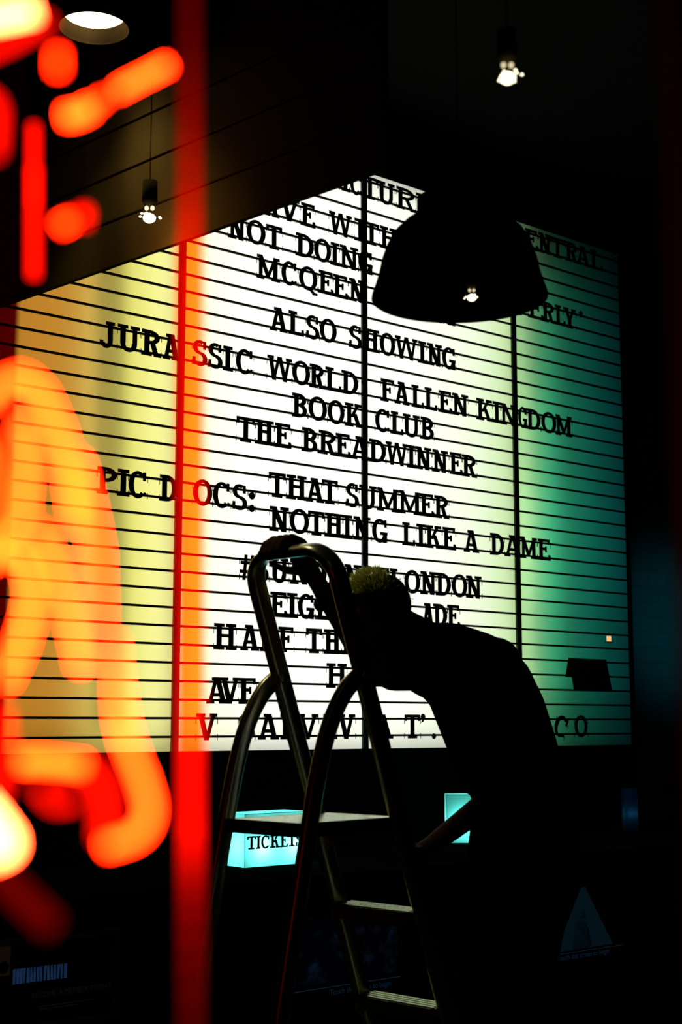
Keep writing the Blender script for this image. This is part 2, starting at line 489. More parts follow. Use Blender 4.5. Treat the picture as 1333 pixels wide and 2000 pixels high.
        if ch == 'G':
            g.append(R(w * .97 - t, H * .0, w * .97, H * .46)); g.append(R(w * .52, H * .46 - th, w, H * .46))
        else: g.append([(w * .80, H * .12), (w * .95, H * .10), (w * .97, H * .22), (w * .84, H * .24)])
    elif ch == 'S':
        ry = H * .25 + th * .25; k = t * .92; H2 = H * 1.015
        g += arc(w * .48, H2 - ry, w * .46, ry, k, th, 50, 270, 16); g += arc(w * .5, ry - H * .015, w * .5, ry, k, th, 90, -130, 16)
        g.append(R(w * .90 - th, H * .66, w * .90, H * .98)); g.append(R(w * .02, H * .02, w * .02 + th, H * .33))
    elif ch == 'U':
        k = t * .85; rb = H * .32
        g.append(R(sv * .9, rb, sv * .9 + t, H)); g.append(R(w - sv * .9 - k, rb, w - sv * .9, H))
        g += arc(w / 2, rb, w / 2 - sv * .9, rb + H * .015, t * .95, th, 180, 360, 18)
        ser(sv * .9, top, sv, sv * .8); ser(w - sv * .9 - k, top, sv * .8, sv, ww=k)
    elif ch == 'J':
        rb = H * .26; x1 = w - sv
        g.append(R(x1 - t, rb, x1, H)); ser(x1 - t, top)
        g += arc(x1 / 2, rb, x1 / 2, rb + H * .015, t * .95, th, 200, 360, 14); g.append(R(0, H * .10, t * .7, H * .27))
    elif ch == '#':
        k = t * .62
        dia(w * .18, 0, w * .30, H, k); dia(w * .58, 0, w * .70, H, k); g.append(R(0, H * .27, w * .94, H * .27 + th)); g.append(R(w * .06, H * .62, w, H * .62 + th))
    elif ch in ':.':
        for yc in ((.12, .62) if ch == ':' else (.09,)):
            g.append([(w / 2 + w * .5 * math.cos(a * math.pi / 6), H * yc + w * .5 * math.sin(a * math.pi / 6)) for a in range(12)])
    elif ch == "'":
        g.append([(w / 2 + w * .5 * math.cos(a * math.pi / 6), H * .9 + w * .5 * math.sin(a * math.pi / 6)) for a in range(12)])
        g.append([(w * .45, H * .84), (w * .98, H * .90), (w * .60, H * .70), (w * .1, H * .66)])
    return g
def prisms(bm, polys, f, d0, d1):
    """extrude flat polygons; f(x, y, depth) -> point"""
    for q in polys:
        ar = sum(q[i][0] * q[(i + 1) % len(q)][1] - q[(i + 1) % len(q)][0] * q[i][1] for i in range(len(q)))
        if abs(ar) < 1e-12: continue
        if ar < 0: q = q[::-1]
        a = [bm.verts.new(f(x, y, d1)) for x, y in q]; b = [bm.verts.new(f(x, y, d0)) for x, y in q]
        bm.faces.new(a); bm.faces.new(b[::-1])
        for i in range(len(q)):
            j = (i + 1) % len(q)
            bm.faces.new([a[j], a[i], b[i], b[j]])

ORD = ['first', 'second', 'third', 'fourth', 'fifth', 'sixth', 'seventh', 'eighth', 'ninth', 'tenth', 'eleventh', 'twelfth', 'thirteenth', 'fourteenth', 'fifteenth', 'sixteenth', 'seventeenth']
# (lower rail, words); a word is (letter, photo column of its left edge, of its right edge) ...
ROWS = [
 (35, [[('P', 641, 663), ('I', 667, 681), ('C', 684, 707), ('T', 706, 738), ('U', 738, 771), ('R', 774, 811), ('E', 813, 840)],
       [('E', 1026, 1050), ('N', 1051.5, 1076), ('T', 1075, 1104), ('R', 1104, 1128), ('A', 1126, 1152), ('L', 1153, 1176)]]),
 (32, [[('A', 515, 546), ('V', 545, 584), ('E', 588, 615)], [('W', 643, 687), ('I', 692, 714), ('T', 711, 741), ('H', 742, 776)]]),
 (30, [[('N', 446, 480), ('O', 481, 518), ('T', 520, 551)], [('D', 578, 613), ('O', 613, 646), ('I', 646, 662), ('N', 663, 699), ('G', 700, 728)],
       [('P', 1006, 1031), ('E', 1032, 1060), ('R', 1059, 1084), ('L', 1084, 1104), ('Y', 1101, 1125), ("'", 1131, 1138)]]),
 (28, [[('M', 502, 546), ('C', 549, 580), ('Q', 584, 620), ('E', 622, 650), ('E', 651, 679), ('N', 681, 713)], [('N', 843, 866), ('G', 866, 889)]]),
 (25, [[('A', 527, 562), ('L', 563, 593), ('S', 598, 624), ('O', 624, 657)],
       [('S', 682, 707), ('H', 708, 740), ('O', 742, 772), ('W', 771, 815), ('I', 817, 833), ('N', 834, 863), ('G', 864, 890)]]),
 (22, [[('J', 195, 224), ('U', 229, 272), ('R', 277, 314), ('A', 317, 351), ('S', 376, 405), ('S', 406, 434), ('I', 436, 454), ('C', 460, 494)],
       [('W', 522, 570), ('O', 570, 605), ('R', 605, 634), ('L', 635, 666), ('D', 667, 700), (':', 706, 716)],
       [('F', 744, 771), ('A', 770, 799), ('L', 804, 828), ('L', 829, 853), ('E', 857, 882), ('N', 883, 914)],
       [('K', 931, 962), ('I', 962, 978), ('N', 978, 1010), ('G', 1012, 1029), ('D', 1029, 1056), ('O', 1057, 1086), ('M', 1086, 1117)]]),
 (20, [[('B', 571, 600), ('O', 602, 638), ('O', 640, 673), ('K', 673, 707)], [('C', 733, 762), ('L', 763, 787), ('U', 787, 820), ('B', 821, 847)]]),
 (18, [[('T', 462, 498), ('H', 498, 534), ('E', 537, 568)],
       [('B', 590, 620), ('R', 622, 656), ('E', 656, 684), ('A', 684, 720), ('D', 721, 754), ('W', 753, 796), ('I', 796, 811), ('N', 811, 842), ('N', 845, 875), ('E', 878, 902), ('R', 903, 931)]]),
 (15, [[('T', 525, 558), ('H', 559, 598), ('A', 598, 633), ('T', 628, 659)],
       [('S', 676, 701), ('U', 701, 735), ('M', 737, 779), ('M', 779, 821), ('E', 821, 847), ('R', 848, 876)]]),
 (14, [[('P', 190, 228), ('I', 229, 251), ('C', 251, 287)], [('D', 312, 346), ('O', 376, 414), ('C', 416, 450), ('S', 453, 482), (':', 486, 498)]]),
 (13, [[('N', 527, 564), ('O', 565, 603), ('T', 602, 634), ('H', 634, 669), ('I', 669, 688), ('N', 690, 723), ('G', 727, 757)],
       [('L', 786, 811), ('I', 813, 830), ('K', 831, 863), ('E', 864, 889)], [('A', 906, 936)], [('D', 958, 985), ('A', 985, 1017), ('M', 1017, 1049), ('E', 1050, 1074)]]),
 (10, [[('#', 468, 500), ('S', 501, 524), ('U', 528, 563), ('N', 566, 604), ('D', 605, 638), ('A', 638, 669), ('N', 673, 706), ('C', 707, 733), ('E', 733, 761), ('L', 761, 788),
        ('O', 790, 821), ('N', 821, 852), ('D', 852, 881), ('O', 882, 912), ('N', 911, 941)]]),
 (8, [[('E', 528, 560), ('I', 560, 580), ('G', 582, 614), ('H', 616, 650), ('T', 651, 683), ('H', 684, 715)],
      [('G', 740, 770), ('R', 770, 799), ('A', 825, 848), ('D', 846, 873), ('E', 874, 898)]]),
 (6, [[('H', 418, 461), ('A', 469, 506), ('L', 508, 539), ('F', 543, 573)], [('T', 598, 629), ('H', 632, 665), ('E', 668, 698)]]),
 (4, [[('H', 638, 677)]]),
 (3, [[('A', 403, 445), ('V', 428, 468), ('E', 467, 500)]]),
 (1, [[('V', 383, 424), ('S', 465, 497)], [('A', 504, 545), ('L', 547, 583), ('V', 580, 622), ('A', 622, 658), ('V', 659, 694)], [('A', 728, 768), ('T', 790, 820), ("'", 822, 831), ('.', 843, 851)],
      [('C', 1084, 1108), ('O', 1122, 1147)]]),
]
CHN = {':': 'colon', '.': 'full stop', "'": 'apostrophe', '#': 'hash sign'}
rr = random.Random(3)
for ri, (rail, words) in enumerate(ROWS):
    for wi, word in enumerate(words):
        for li, (ch, x0, x1) in enumerate(word):
            zb = Z0 + rail * DZ - .018; H = .132
            s0, s1 = bs(x0, zb + H / 2, .013), bs(x1, zb + H / 2, .013)
            wd = s1 - s0
            t = min(.0305, wd * .34) if ch != 'I' else min(.0305, wd * .55)
            th = .0175; sv = min(.0165, wd * .13)
            if ch in 'OQCGD': t = min(.0305, wd * .28)
            if ch in 'MWN': t = min(.0305, wd * .25)
            if rail == 1 and ch == 'O': t = .026
            polys = glyph(ch, wd, H, t, th, sv)
            # moulded corner tabs of the clip-on tile
            if ch not in ".'" and not (ch in 'LAJ0'):
                for tx in (-.003, wd + .002):
                    polys.append(R(tx, .0, tx + .0022, .030)); polys.append(R(tx, H - .052, tx + .0022, H - .028))
            yaw = rr.uniform(-.006, .006)
            if rail == 1 and ch == 'C':
                yaw = -.5
            ca, sa = math.cos(yaw), math.sin(yaw)
            o0 = .0130 + .0032 * (li % 2)
            def f(x, y, d, s0=s0, zb=zb, ca=ca, sa=sa, wd=wd, H=H):
                x -= wd / 2; y -= H / 2
                return U * (x * ca - y * sa) + UP * (x * sa + y * ca) + N * d
            bm = bmesh.new(); prisms(bm, polys, f, 0, .003)
            o = obj('marquee_letter' if ch not in CHN else 'marquee_punctuation_mark', bm, M['letter'])
            o.location = B(s0 + wd / 2, zb + H / 2, o0)
            nm = CHN.get(ch, 'letter ' + ch)
            wtxt = ' of %s word' % ORD[wi] if len(words) > 1 else ''
            tag(o, 'black %s, %s sign%s in the %s text row from lightbox top' % (nm, ORD[li], wtxt, ORD[ri]), 'letter', 'black changeable letters on the lightbox')
# dark card left standing in the rails, and a window reflection above it, built as glowing bars
zb, zt = Z0 + 4 * DZ - .006, Z0 + 6.2 * DZ
pts = [(bs(1122, zb + .01, .014), zb), (bs(1197, zb + .01, .014), zb), (bs(1185, zt, .014), zt), (bs(1111, zt, .014), zt), (bs(1105, zb + .085, .014), zb + .085), (bs(1121, zb + .085, .014), zb + .085)]
bm = bmesh.new()
prisms(bm, [[(a, b) for a, b in pts[:4]], [pts[3], pts[4], pts[5]], ], lambda x, y, d: B(x, y, d), .0131, .0145)
tag(obj('card_sheet', bm, mat('navy card', (.02, .03, .06), .8, spec=.1)), 'dark card with slanted sides standing on a rail near the lightbox right end', 'card')
tl = thing('amber_reflection', 'tiny amber twin reflection built as glowing bars above the dark card', 'lamp', B(bs(1188, 1.95, .013), 1.9, .013))
zl = Z0 + 7.55 * DZ
bm = bmesh.new(); sc_ = bs(1188, zl, .013); bbox(bm, sc_ - .03, sc_ + .03, zl - .012, zl - .006, .0131, .03); obj('reflection_base', bm, M['black'], tl)
for k in (-1, 1):
    bm = bmesh.new(); sweep(bm, [B(sc_ + k * .010, zl - .006, .022), B(sc_ + k * .010, zl + .028, .022)], .008, seg=10)
    obj('tube', bm, emit('amber glint %d' % k, (1.1, .55, .22), 1.0), tl)  # glowing bar standing for the reflected light

# ------------------------------------------------------------------ ticket counter and what stands on it
CT = .885
bm = bmesh.new(); bbox(bm, -4.2, 2.40, CT - .04, CT, .006, 1.27)
ct = tag(obj('ticket_counter', bm, M['counter']), 'long black ticket counter under the glowing lightbox', 'counter')
bm = bmesh.new(); bbox(bm, -4.15, 2.35, 0, CT - .04, .02, 1.23); obj('front_panel', bm, M['black'], ct)
cyan = translucent('cyan acrylic', (.20, .86, .79))
blue_acrylic = translucent('dim blue acrylic', (.02, .22, .5))
def ticket_box(c, a, lx, ly, hz, power, label, word, acrylic=cyan):
    """glowing box; c centre of its base, a the heading of its long side"""
    ux = Vector((math.cos(a), math.sin(a), 0)); uy = Vector((-ux.y, ux.x, 0))     # uy points away from the reader
    t = thing('ticket_lightbox', label, 'sign', c, 'glowing ticket boxes on the counter')
    def face(name, q):
        b_ = bmesh.new(); b_.faces.new([b_.verts.new(v) for v in q]); obj(name, b_, acrylic, t)
    A = lambda x, y, z: c + ux * x * lx / 2 + uy * y * ly / 2 + UP * (z * hz + .004)
    face('front_panel', [A(-1, -1, 0), A(1, -1, 0), A(1, -1, 1), A(-1, -1, 1)]); face('back_panel', [A(1, 1, 0), A(-1, 1, 0), A(-1, 1, 1), A(1, 1, 1)])
    face('side_panel', [A(-1, 1, 0), A(-1, -1, 0), A(-1, -1, 1), A(-1, 1, 1)]); face('side_panel', [A(1, -1, 0), A(1, 1, 0), A(1, 1, 1), A(1, -1, 1)])
    face('top_panel', [A(-1, -1, 1), A(1, -1, 1), A(1, 1, 1), A(-1, 1, 1)])
    b_ = bmesh.new(); obox(b_, c + UP * .002, ux * lx / 2, uy * ly / 2, UP * .002); obj('base_plate', b_, M['black'], t)
    b_ = bmesh.new()
    for x in (-1, 1): sweep(b_, [A(x, -1, 0), A(x, -1, 1)], .0012, seg=6)
    for y in (-1,): sweep(b_, [A(-1, y, 1), A(1, y, 1)], .0012, seg=6)
    obj('seam', b_, mat('seam', (.03, .16, .17), .6), t)
    if word:
        b_ = bmesh.new(); x = 0; polys = []; LH = .056
        for ch, wd in zip(word, (.047, .025, .048, .053, .044, .043, .041)):
            polys += [[(px + x, py) for px, py in q] for q in glyph(ch, wd, LH, .0125, .0072, .008)]
            x += wd + .0015
        prisms(b_, polys, lambda px, py, d: A(-1, -1, 0) + ux * (px + .012) - uy * d + UP * (py + hz * .335), .0006, .0016)
        obj('lettering', b_, M['letter'], t)
    l_ = bpy.data.lights.new('ticket box lamp', 'AREA'); l_.shape = 'RECTANGLE'; l_.size = lx * .55; l_.size_y = .03
    l_.energy = power; l_.color = (.55, 1, .97)
    l2 = bpy.data.lights.new('ticket box tube', 'POINT'); l2.shadow_soft_size = .02; l2.energy = power; l2.color = (.62, 1, .98)
    for k in (-.33, .33):
        lo = bpy.data.objects.new('ticket box tube', l2); COL.objects.link(lo); lo.location = c + ux * (k * lx * .8 + .012) - uy * ly * .16 + UP * hz * .42
    return t
tk = atz(478, 1697, CT); uu = math.atan2(U.y, U.x)
cc = tk + U * .175 - N * .085
ticket_box(Vector((cc.x, cc.y, CT)), uu, .35, .17, .225, 1.15, 'glowing cyan box reading TICKETS behind the ladder platform', 'TICKETS')
tk2 = atz(874, 1648, CT)
ticket_box(Vector((tk2.x + .17, tk2.y + .08, CT)), .0, .34, .16, .245, .7, 'glowing cyan box half hidden behind the bending person', None)
tk3 = atz(1232, 1622, CT)
ticket_box(Vector((tk3.x, tk3.y, CT)), .2, .075, .06, .235, .0035, 'small dim blue glowing box at the far right of the counter', None, blue_acrylic)

# screens let into the counter front
def ticket_screen(sa, sb, za, zb_, label, kind):
    t = thing('ticket_screen', label, 'screen', B((sa + sb) / 2, za, 1.23), 'touch screens along the counter front')
    b_ = bmesh.new()
    for q in ((sa - .02, sb + .02, za - .02, za), (sa - .02, sb + .02, zb_, zb_ + .02), (sa - .02, sa, za, zb_), (sb, sb + .02, za, zb_)): bbox(b_, *q, 1.2305, 1.252)
    obj('frame', b_, mat('screen frame', (.05, .055, .065), .35), t)
    b_ = bmesh.new(); bbox(b_, sa, sb, za, zb_, 1.2305, 1.240); obj('display', b_, M['screen'], t)
    return t
def words(txt, s, z, size, off, m, parent, name='lettering'):
    cu = bpy.data.curves.new(name, 'FONT'); cu.body = txt; cu.size = size; cu.extrude = .0002
    tmp = bpy.data.objects.new(name, cu); COL.objects.link(tmp); bpy.context.view_layer.update()
    me = bpy.data.meshes.new_from_object(tmp.evaluated_get(bpy.context.evaluated_depsgraph_get())); bpy.data.objects.remove(tmp); bpy.data.curves.remove(cu)
    me.materials.clear(); me.materials.append(m); o = bpy.data.objects.new(name, me); COL.objects.link(o)
    o.matrix_world = Matrix.Translation(B(s, z, off)) @ Matrix((U, UP, N)).transposed().to_4x4()
    mw = o.matrix_world.copy(); o.parent = parent; o.matrix_parent_inverse = parent.matrix_basis.inverted(); o.matrix_basis = mw
def patch(parent, name, quads, m):
    b_ = bmesh.new(); prisms(b_, quads, lambda x, y, d: B(x, y, d), 1.2402, 1.2407); return obj(name, b_, m, parent)
E_line = emit('screen line', (.005, .014, .026)); E_text = emit('screen text', (.002, .010, .020))
E_pale = emit('screen pale picture', (.0012, .0055, .009)); E_dim = emit('screen dim text', (.0022, .0034, .0034))
E_pic = emit('screen picture', (.001, .003, .010)); nt = E_pic.node_tree
tc = nt.nodes.new('ShaderNodeTexCoord'); nz = nt.nodes.new('ShaderNodeTexNoise'); cr = nt.nodes.new('ShaderNodeValToRGB')
nz.inputs['Scale'].default_value = 16; nz.inputs['Detail'].default_value = 4
cr.color_ramp.elements[0].position = .48; cr.color_ramp.elements[0].color = (0, .0002, .0008, 1)
cr.color_ramp.elements[1].position = .75; cr.color_ramp.elements[1].color = (.0015, .008, .022, 1)
el = cr.color_ramp.elements.new(.6); el.color = (.0009, .0016, .003, 1)
nt.links.new(tc.outputs['Object'], nz.inputs['Vector']); nt.links.new(nz.outputs['Fac'], cr.inputs[0]); nt.links.new(cr.outputs[0], nt.nodes['Emission'].inputs[0])
t = ticket_screen(-2.75, -2.16, .455, .735, 'dark screen low at left showing a blue strip picture', 'm')
rs = random.Random(5)
st = [[(-2.565 + k * .0135, .600 + (k % 2) * .002), (-2.565 + k * .0135 + rs.uniform(.006, .0125), .600), (-2.565 + k * .0135 + rs.uniform(.006, .0125), .652), (-2.565 + k * .0135, .650)] for k in range(16)]
patch(t, 'strip_picture', st, emit('strip picture', (.006, .018, .052)))
words('BECOME A MEMBER TODAY', -2.49, .545, .026, 1.2403, E_dim, t)
patch(t, 'small_print', [R(-2.46, .512, -2.24, .515), R(-2.46, .502, -2.30, .505)], E_dim)
t = ticket_screen(-1.36, -.70, .385, .735, 'dark screen behind the ladder legs asking to begin', 'p')
patch(t, 'picture', [R(-1.34, .45, -.74, .715)], E_pic)
patch(t, 'bar', [R(-1.33, .4275, -.725, .4300)], E_line)
words('Touch the screen to begin', -1.12, .397, .032, 1.2403, E_text, t)
t = ticket_screen(.10, .82, .372, .735, 'dark screen right of the bending person with a pale slanted picture', 'p')
patch(t, 'picture', [[(.28, .43), (.70, .43), (.50, .715), (.47, .715)]], E_pale)
patch(t, 'figure', [[(.40, .43), (.54, .43), (.52, .52), (.47, .58), (.42, .55)], [(.45, .57), (.50, .57), (.49, .62), (.46, .62)]], M['screen'])
patch(t, 'bar', [R(.14, .4170, .78, .4190)], E_line)
words('Touch the screen to begin', .285, .388, .036, 1.2403, E_text, t)
s_ = bs(8, .70, 1.254)
bm = bmesh.new(); bbox(bm, s_ - .03, s_ + .025, .635, .735, 1.2525, 1.254)
stk = tag(obj('paper_card', bm, mat('cream card', (.35, .30, .22), .8)), 'cream card with a round mark stuck at the left screen edge', 'card')
bm = bmesh.new(); prisms(bm, [[(s_ + .02 * math.cos(k * math.pi / 10), .665 + .02 * math.sin(k * math.pi / 10)) for k in range(20)]], lambda x, y, d: B(x, y, d), 1.2541, 1.2545); obj('round_mark', bm, M['black'], stk)

# ------------------------------------------------------------------ pendant lamps
def pendant(c, k, label, lit):
    """dome lamp; c centre of the rim, k scale"""
    t = thing('pendant_lamp', label, 'lamp', c, 'dome pendant lamps')
    pr = [(.2015, -.004), (.2005, .004), (.198, .012), (.1935, .024), (.185, .052), (.1775, .087), (.1665, .119), (.149, .150), (.127, .172), (.102, .190), (.0955, .196), (.0955, .232), (.082, .243), (.05, .256), (.022, .262), (.018, .30), (0, .302)]
    out = [(r * k, z * k) for r, z in pr]
    inn = [((r - .003) * k, (z - .002) * k) for r, z in pr[:14]]
    bm = bmesh.new(); lathe(bm, Vector((0, 0, 0)) + c, out + [], 64)
    rim = [(out[0][0], out[0][1]), inn[0]]; lathe(bm, c, rim, 64)
    obj('shade', bm, M['enamel'], t, True)
    bm = bmesh.new(); lathe(bm, c, inn + [(0, .25 * k)], 64); obj('shade_lining', bm, M['white_in'] if lit else M['enamel'], t, True)
    bm = bmesh.new(); sweep(bm, [c + UP * .30 * k, Vector((c.x, c.y, 5.0))], .0016, seg=8); obj('cord', bm, M['black'], t)
    return t
pc = atY(898, 580, 3.2)
pl = pendant(pc, 1.0, 'large black dome pendant lamp hanging before the lightbox', False)
def spark_bulb(t, c, k, e=5.0):
    """clear halogen bulb: socket, glass with a dark upper part, glowing bowl and two small filaments"""
    bm = bmesh.new(); lathe(bm, c, [(0, .066 * k), (.013 * k, .066 * k), (.014 * k, .030 * k), (.010 * k, .022 * k), (0, .022 * k)], 20); sk = obj('socket', bm, mat('bronze socket', (.03, .022, .009), .7, spec=.0), t, True)
    bm = bmesh.new(); rb_ = random.Random(int(k * 1000))
    lathe(bm, c, [(.003 * k, .0065 * k), (.009 * k, .003 * k), (.0115 * k, -.001 * k), (.010 * k, -.006 * k), (.005 * k, -.0095 * k), (0, -.0105 * k)], 20)
    for q in range(9):
        a = rb_.uniform(0, 6.28); r_ = rb_.uniform(.013, .021) * k; d_ = Vector((math.cos(a), math.sin(a), rb_.uniform(-.1, .25)))
        ball(bm, c + d_ * r_, Vector((.0022 * k, 0, 0)), Vector((0, .0022 * k, 0)), Vector((0, 0, .0016 * k)), 5)
    obj('bulb', bm, emit('halogen', (1.0, .90, .55), e), t, True)
    bm = bmesh.new()
    for q in (-1, 1): ball(bm, c + Vector((q * .0052 * k, 0, .0165 * k)), Vector((.0038 * k, 0, 0)), Vector((0, .0038 * k, 0)), Vector((0, 0, .0042 * k)), 8)
    obj('filament', bm, emit('filament', (1.0, .85, .5), e * .25), t, True)
spark_bulb(pl, atY(922, 580, 3.22), .95, 3.0)
bm = bmesh.new(); q_ = atY(922, 580, 3.22); sweep(bm, [q_ + UP * .06, pc + UP * .24], .006, seg=8); obj('lamp_holder', bm, M['black'], pl)
def bare_bulb(c, k, label, e, power):
    t = thing('bulb_lamp', label, 'lamp', c, 'small bare halogen bulbs hanging from the ceiling')
    spark_bulb(t, c, k, e)
    bm = bmesh.new(); sweep(bm, [c + UP * .066 * k, Vector((c.x, c.y, 5.0))], .0016, seg=8); obj('cord', bm, M['black'], t)
    l_ = bpy.data.lights.new('bulb', 'POINT'); l_.energy = power; l_.color = (1, .50, .09); l_.shadow_soft_size = .01
    lo = bpy.data.objects.new('bulb', l_); COL.objects.link(lo); lo.location = c - UP * .03 * k
bare_bulb(atY(292, 424, 4.30), 1.75, 'small bare glowing bulb hanging before the boarded bulkhead', 6.0, .8)
bare_bulb(atY(992, 150, 2.3), 1.25, 'small bare glowing bulb hanging high in the dark', 3.0, .0)
# lit dome lamp, top left
c2 = atY(184, 54, 4.35)
k2 = 73 / F_PX * 4.35 / .2015
t2 = pendant(c2, k2, 'small lit dome pendant lamp high beside the red neon', True)
bm = bmesh.new(); lathe(bm, c2, [(0, .082 * k2), (.176 * k2, .082 * k2), (.172 * k2, .09 * k2), (0, .092 * k2)], 48); obj('diffuser_disc', bm, emit('lamp disc', (1.0, .84, .55), 5.0), t2)

l_ = bpy.data.lights.new('dome lamp', 'SPOT'); l_.energy = 11; l_.color = (1.0, .92, .36); l_.spot_size = math.radians(88); l_.spot_blend = .4; l_.shadow_soft_size = .07
lo = bpy.data.objects.new('dome lamp', l_); COL.objects.link(lo); lo.location = c2 - UP * .01

# ------------------------------------------------------------------ stepladder
ld = thing('stepladder', 'aluminium stepladder with a bent tube handrail under the lightbox', 'ladder', L(2.85, 0, -2.83))
WN, WF = -2.672, -2.992
sd = lambda z: 2.80 - .369 * (z - 1.765)
hoop = []
for w_, order in ((WN, 1), (WF, -1)):
    seq = [L(sd(z), z, w_) for z in (0.02, .4, .8, 1.2, 1.5, 1.7, 1.82)]
    hoop.append(seq)
RB = .085
def corner(w_, sg):
    out = []
    for k in range(1, 9):
        a = math.pi / 2 * k / 9
        z_ = 1.965 - RB + RB * math.sin(a); out.append(L(sd(z_), z_, w_ + sg * RB * (1 - math.cos(a))))
    return out
path = hoop[0] + [L(sd(1.965 - RB), 1.965 - RB, WN)] + corner(WN, -1) + [L(sd(1.965), 1.965, WN - RB), L(sd(1.965), 1.965, WF + RB)] + corner(WF, 1)[::-1] + [L(sd(1.965 - RB), 1.965 - RB, WF)] + hoop[1][::-1]
bm = bmesh.new()
# flat oval tube: wide in the slanted direction, thin across
nrm = (L(sd(1.0), 1.0, 0) - L(sd(2.0), 2.0, 0)).normalized().cross(LW).normalized()
sweep(bm, path, .031, .0165, seg=24, side=nrm, power=2.5)
obj('handrail_frame', bm, M['alu'], ld, True)
for w_ in (WN, WF):
    pts = smooth_path([L(2.842, 1.632, w_), L(2.785, 1.590, w_), L(2.735, 1.520, w_), L(2.697, 1.431, w_), L(2.656, 1.275, w_), L(2.583, .93, w_), L(2.482, .45, w_), L(2.385, .02, w_)], 5)
    bm = bmesh.new(); sweep(bm, pts, .026, .0155, seg=20, side=LD, power=2.5); lg = obj('rear_leg', bm, M['alu'], ld, True)
    bm = bmesh.new(); obox(bm, L(2.385, .018, w_), LD * .032, LW * .018, UP * .018); obj('foot', bm, M['rubber'], lg)
    bm = bmesh.new(); obox(bm, L(sd(.018), .018, w_), LD * .04, LW * .019, UP * .018); obj('foot', bm, M['rubber'], ld)
    bm = bmesh.new(); c_ = L(2.845, 1.63, w_); sweep(bm, [c_ - LW * .017, c_ + LW * .017], .013, seg=16); obj('hinge_bolt', bm, M['alu'], ld, True)
wc = (WN + WF) / 2; hw = (WN - WF) / 2 - .0145
# platform: sheet top over a deep dark rim
bm = bmesh.new(); obox(bm, L(2.828, 1.2445, wc), LD * .188, LW * .142, UP * .0035)
obj('platform', bm, M['step'], ld)
bm = bmesh.new()
obox(bm, L(2.828, 1.2300, wc - .139), LD * .190, LW * .004, UP * .018); obox(bm, L(2.828, 1.2300, wc + .139), LD * .190, LW * .004, UP * .018)
obox(bm, L(2.639, 1.2300, wc), LD * .004, LW * .143, UP * .018); obox(bm, L(3.017, 1.2300, wc), LD * .004, LW * .143, UP * .018)
obj('platform_rim', bm, M['stepedge'], ld)
for z_ in (.98, .715, .45, .185):
    bm = bmesh.new(); d_ = sd(z_) - .005
    obox(bm, L(d_, z_, wc), LD * .045, LW * hw, UP * .010)
    for k in range(4): obox(bm, L(d_ - .033 + k * .022, z_ + .0115, wc), LD * .005, LW * hw * .98, UP * .002)
    obox(bm, L(d_ - .043, z_ - .014, wc), LD * .002, LW * hw, UP * .014)
    obj('tread', bm, M['step'], ld)

# ------------------------------------------------------------------ the person on the ladder
pn = thing('person', 'person in dark clothes bending forward on the stepladder, hand on its top rail', 'person', L(3.44, .20, -2.83))
def cap(bm, a, ra, b, rb, seg=16):
    """tapered limb with round ends"""
    t = (b - a).normalized(); pts = []; rad = []
    for k in range(5):
        an = math.pi / 2 * (k + .3) / 5.3; pts.append(a - t * ra * math.cos(an)); rad.append(ra * math.sin(an))
    n = 6
    for k in range(n + 1): pts.append(a.lerp(b, k / n)); rad.append(ra + (rb - ra) * k / n)
    for k in range(4, -1, -1):
        an = math.pi / 2 * (k + .3) / 5.3; pts.append(b + t * rb * math.cos(an)); rad.append(rb * math.sin(an))
    sweep(bm, pts, rad, seg=seg)
def chain(bm, pts, rad, seg=14):
    for i in range(len(pts) - 1): cap(bm, pts[i], rad[i], pts[i + 1], rad[i + 1], seg)
def loft(bm, secs, seg=28):
    """secs: (centre, half across, half deep); across = LW"""
    P = [c for c, a, b in secs]
    fr = frames(P, LW); rings = []
    for (c, a, b), (t, x, y) in zip(secs, fr):
        rings.append([bm.verts.new(c + x * a * math.cos(2 * math.pi * k / seg) + y * b * math.sin(2 * math.pi * k / seg)) for k in range(seg)])
    for r0, r1 in zip(rings, rings[1:]):
        for k in range(seg): bm.faces.new([r0[k], r0[(k + 1) % seg], r1[(k + 1) % seg], r1[k]])
    bm.faces.new(rings[0][::-1]); bm.faces.new(rings[-1])
def fuse(name, bm, m, parent, voxel, smooth=4):
    """one continuous skin out of overlapping volumes"""
    me = bpy.data.meshes.new(name + '_raw'); bmesh.ops.recalc_face_normals(bm, faces=bm.faces); bm.to_mesh(me); bm.free()
    o = bpy.data.objects.new(name + '_raw', me); COL.objects.link(o)
    r = o.modifiers.new('r', 'REMESH'); r.mode = 'VOXEL'; r.voxel_size = voxel
    s = o.modifiers.new('s', 'SMOOTH'); s.iterations = smooth; s.factor = .5
    dg = bpy.context.evaluated_depsgraph_get(); dg.update()
    me2 = bpy.data.meshes.new_from_object(o.evaluated_get(dg))
    bpy.data.objects.remove(o); bpy.data.meshes.remove(me)
    return obj_me(name, me2, m, parent, True)
HC = L(3.082, 1.812, -2.83)                     # middle of the head
HF = (-LD * .985 - UP * .17).normalized(); HU = HF.cross(LW).normalized()
if HU.z < 0: HU = -HU
HX = LW
def hp(f, u, x=0): return HC + (HF * f + HU * u + HX * x) * 1.06
spine = [(L(3.29, 1.690, -2.83), .11, .090), (L(3.36, 1.688, -2.83), .160, .104), (L(3.46, 1.668, -2.83), .178, .108), (L(3.565, 1.617, -2.83), .165, .108), (L(3.645, 1.54, -2.83), .150, .100), (L(3.705, 1.44, -2.83), .145, .090), (L(3.745, 1.32, -2.83), .15, .095), (L(3.78, 1.20, -2.83), .155, .105), (L(3.79, 1.12, -2.83), .14, .095)]
SHn, ELn, WRn = L(3.40, 1.675, -2.66), L(2.995, 1.642, -2.765), L(2.862, 1.866, -2.838)
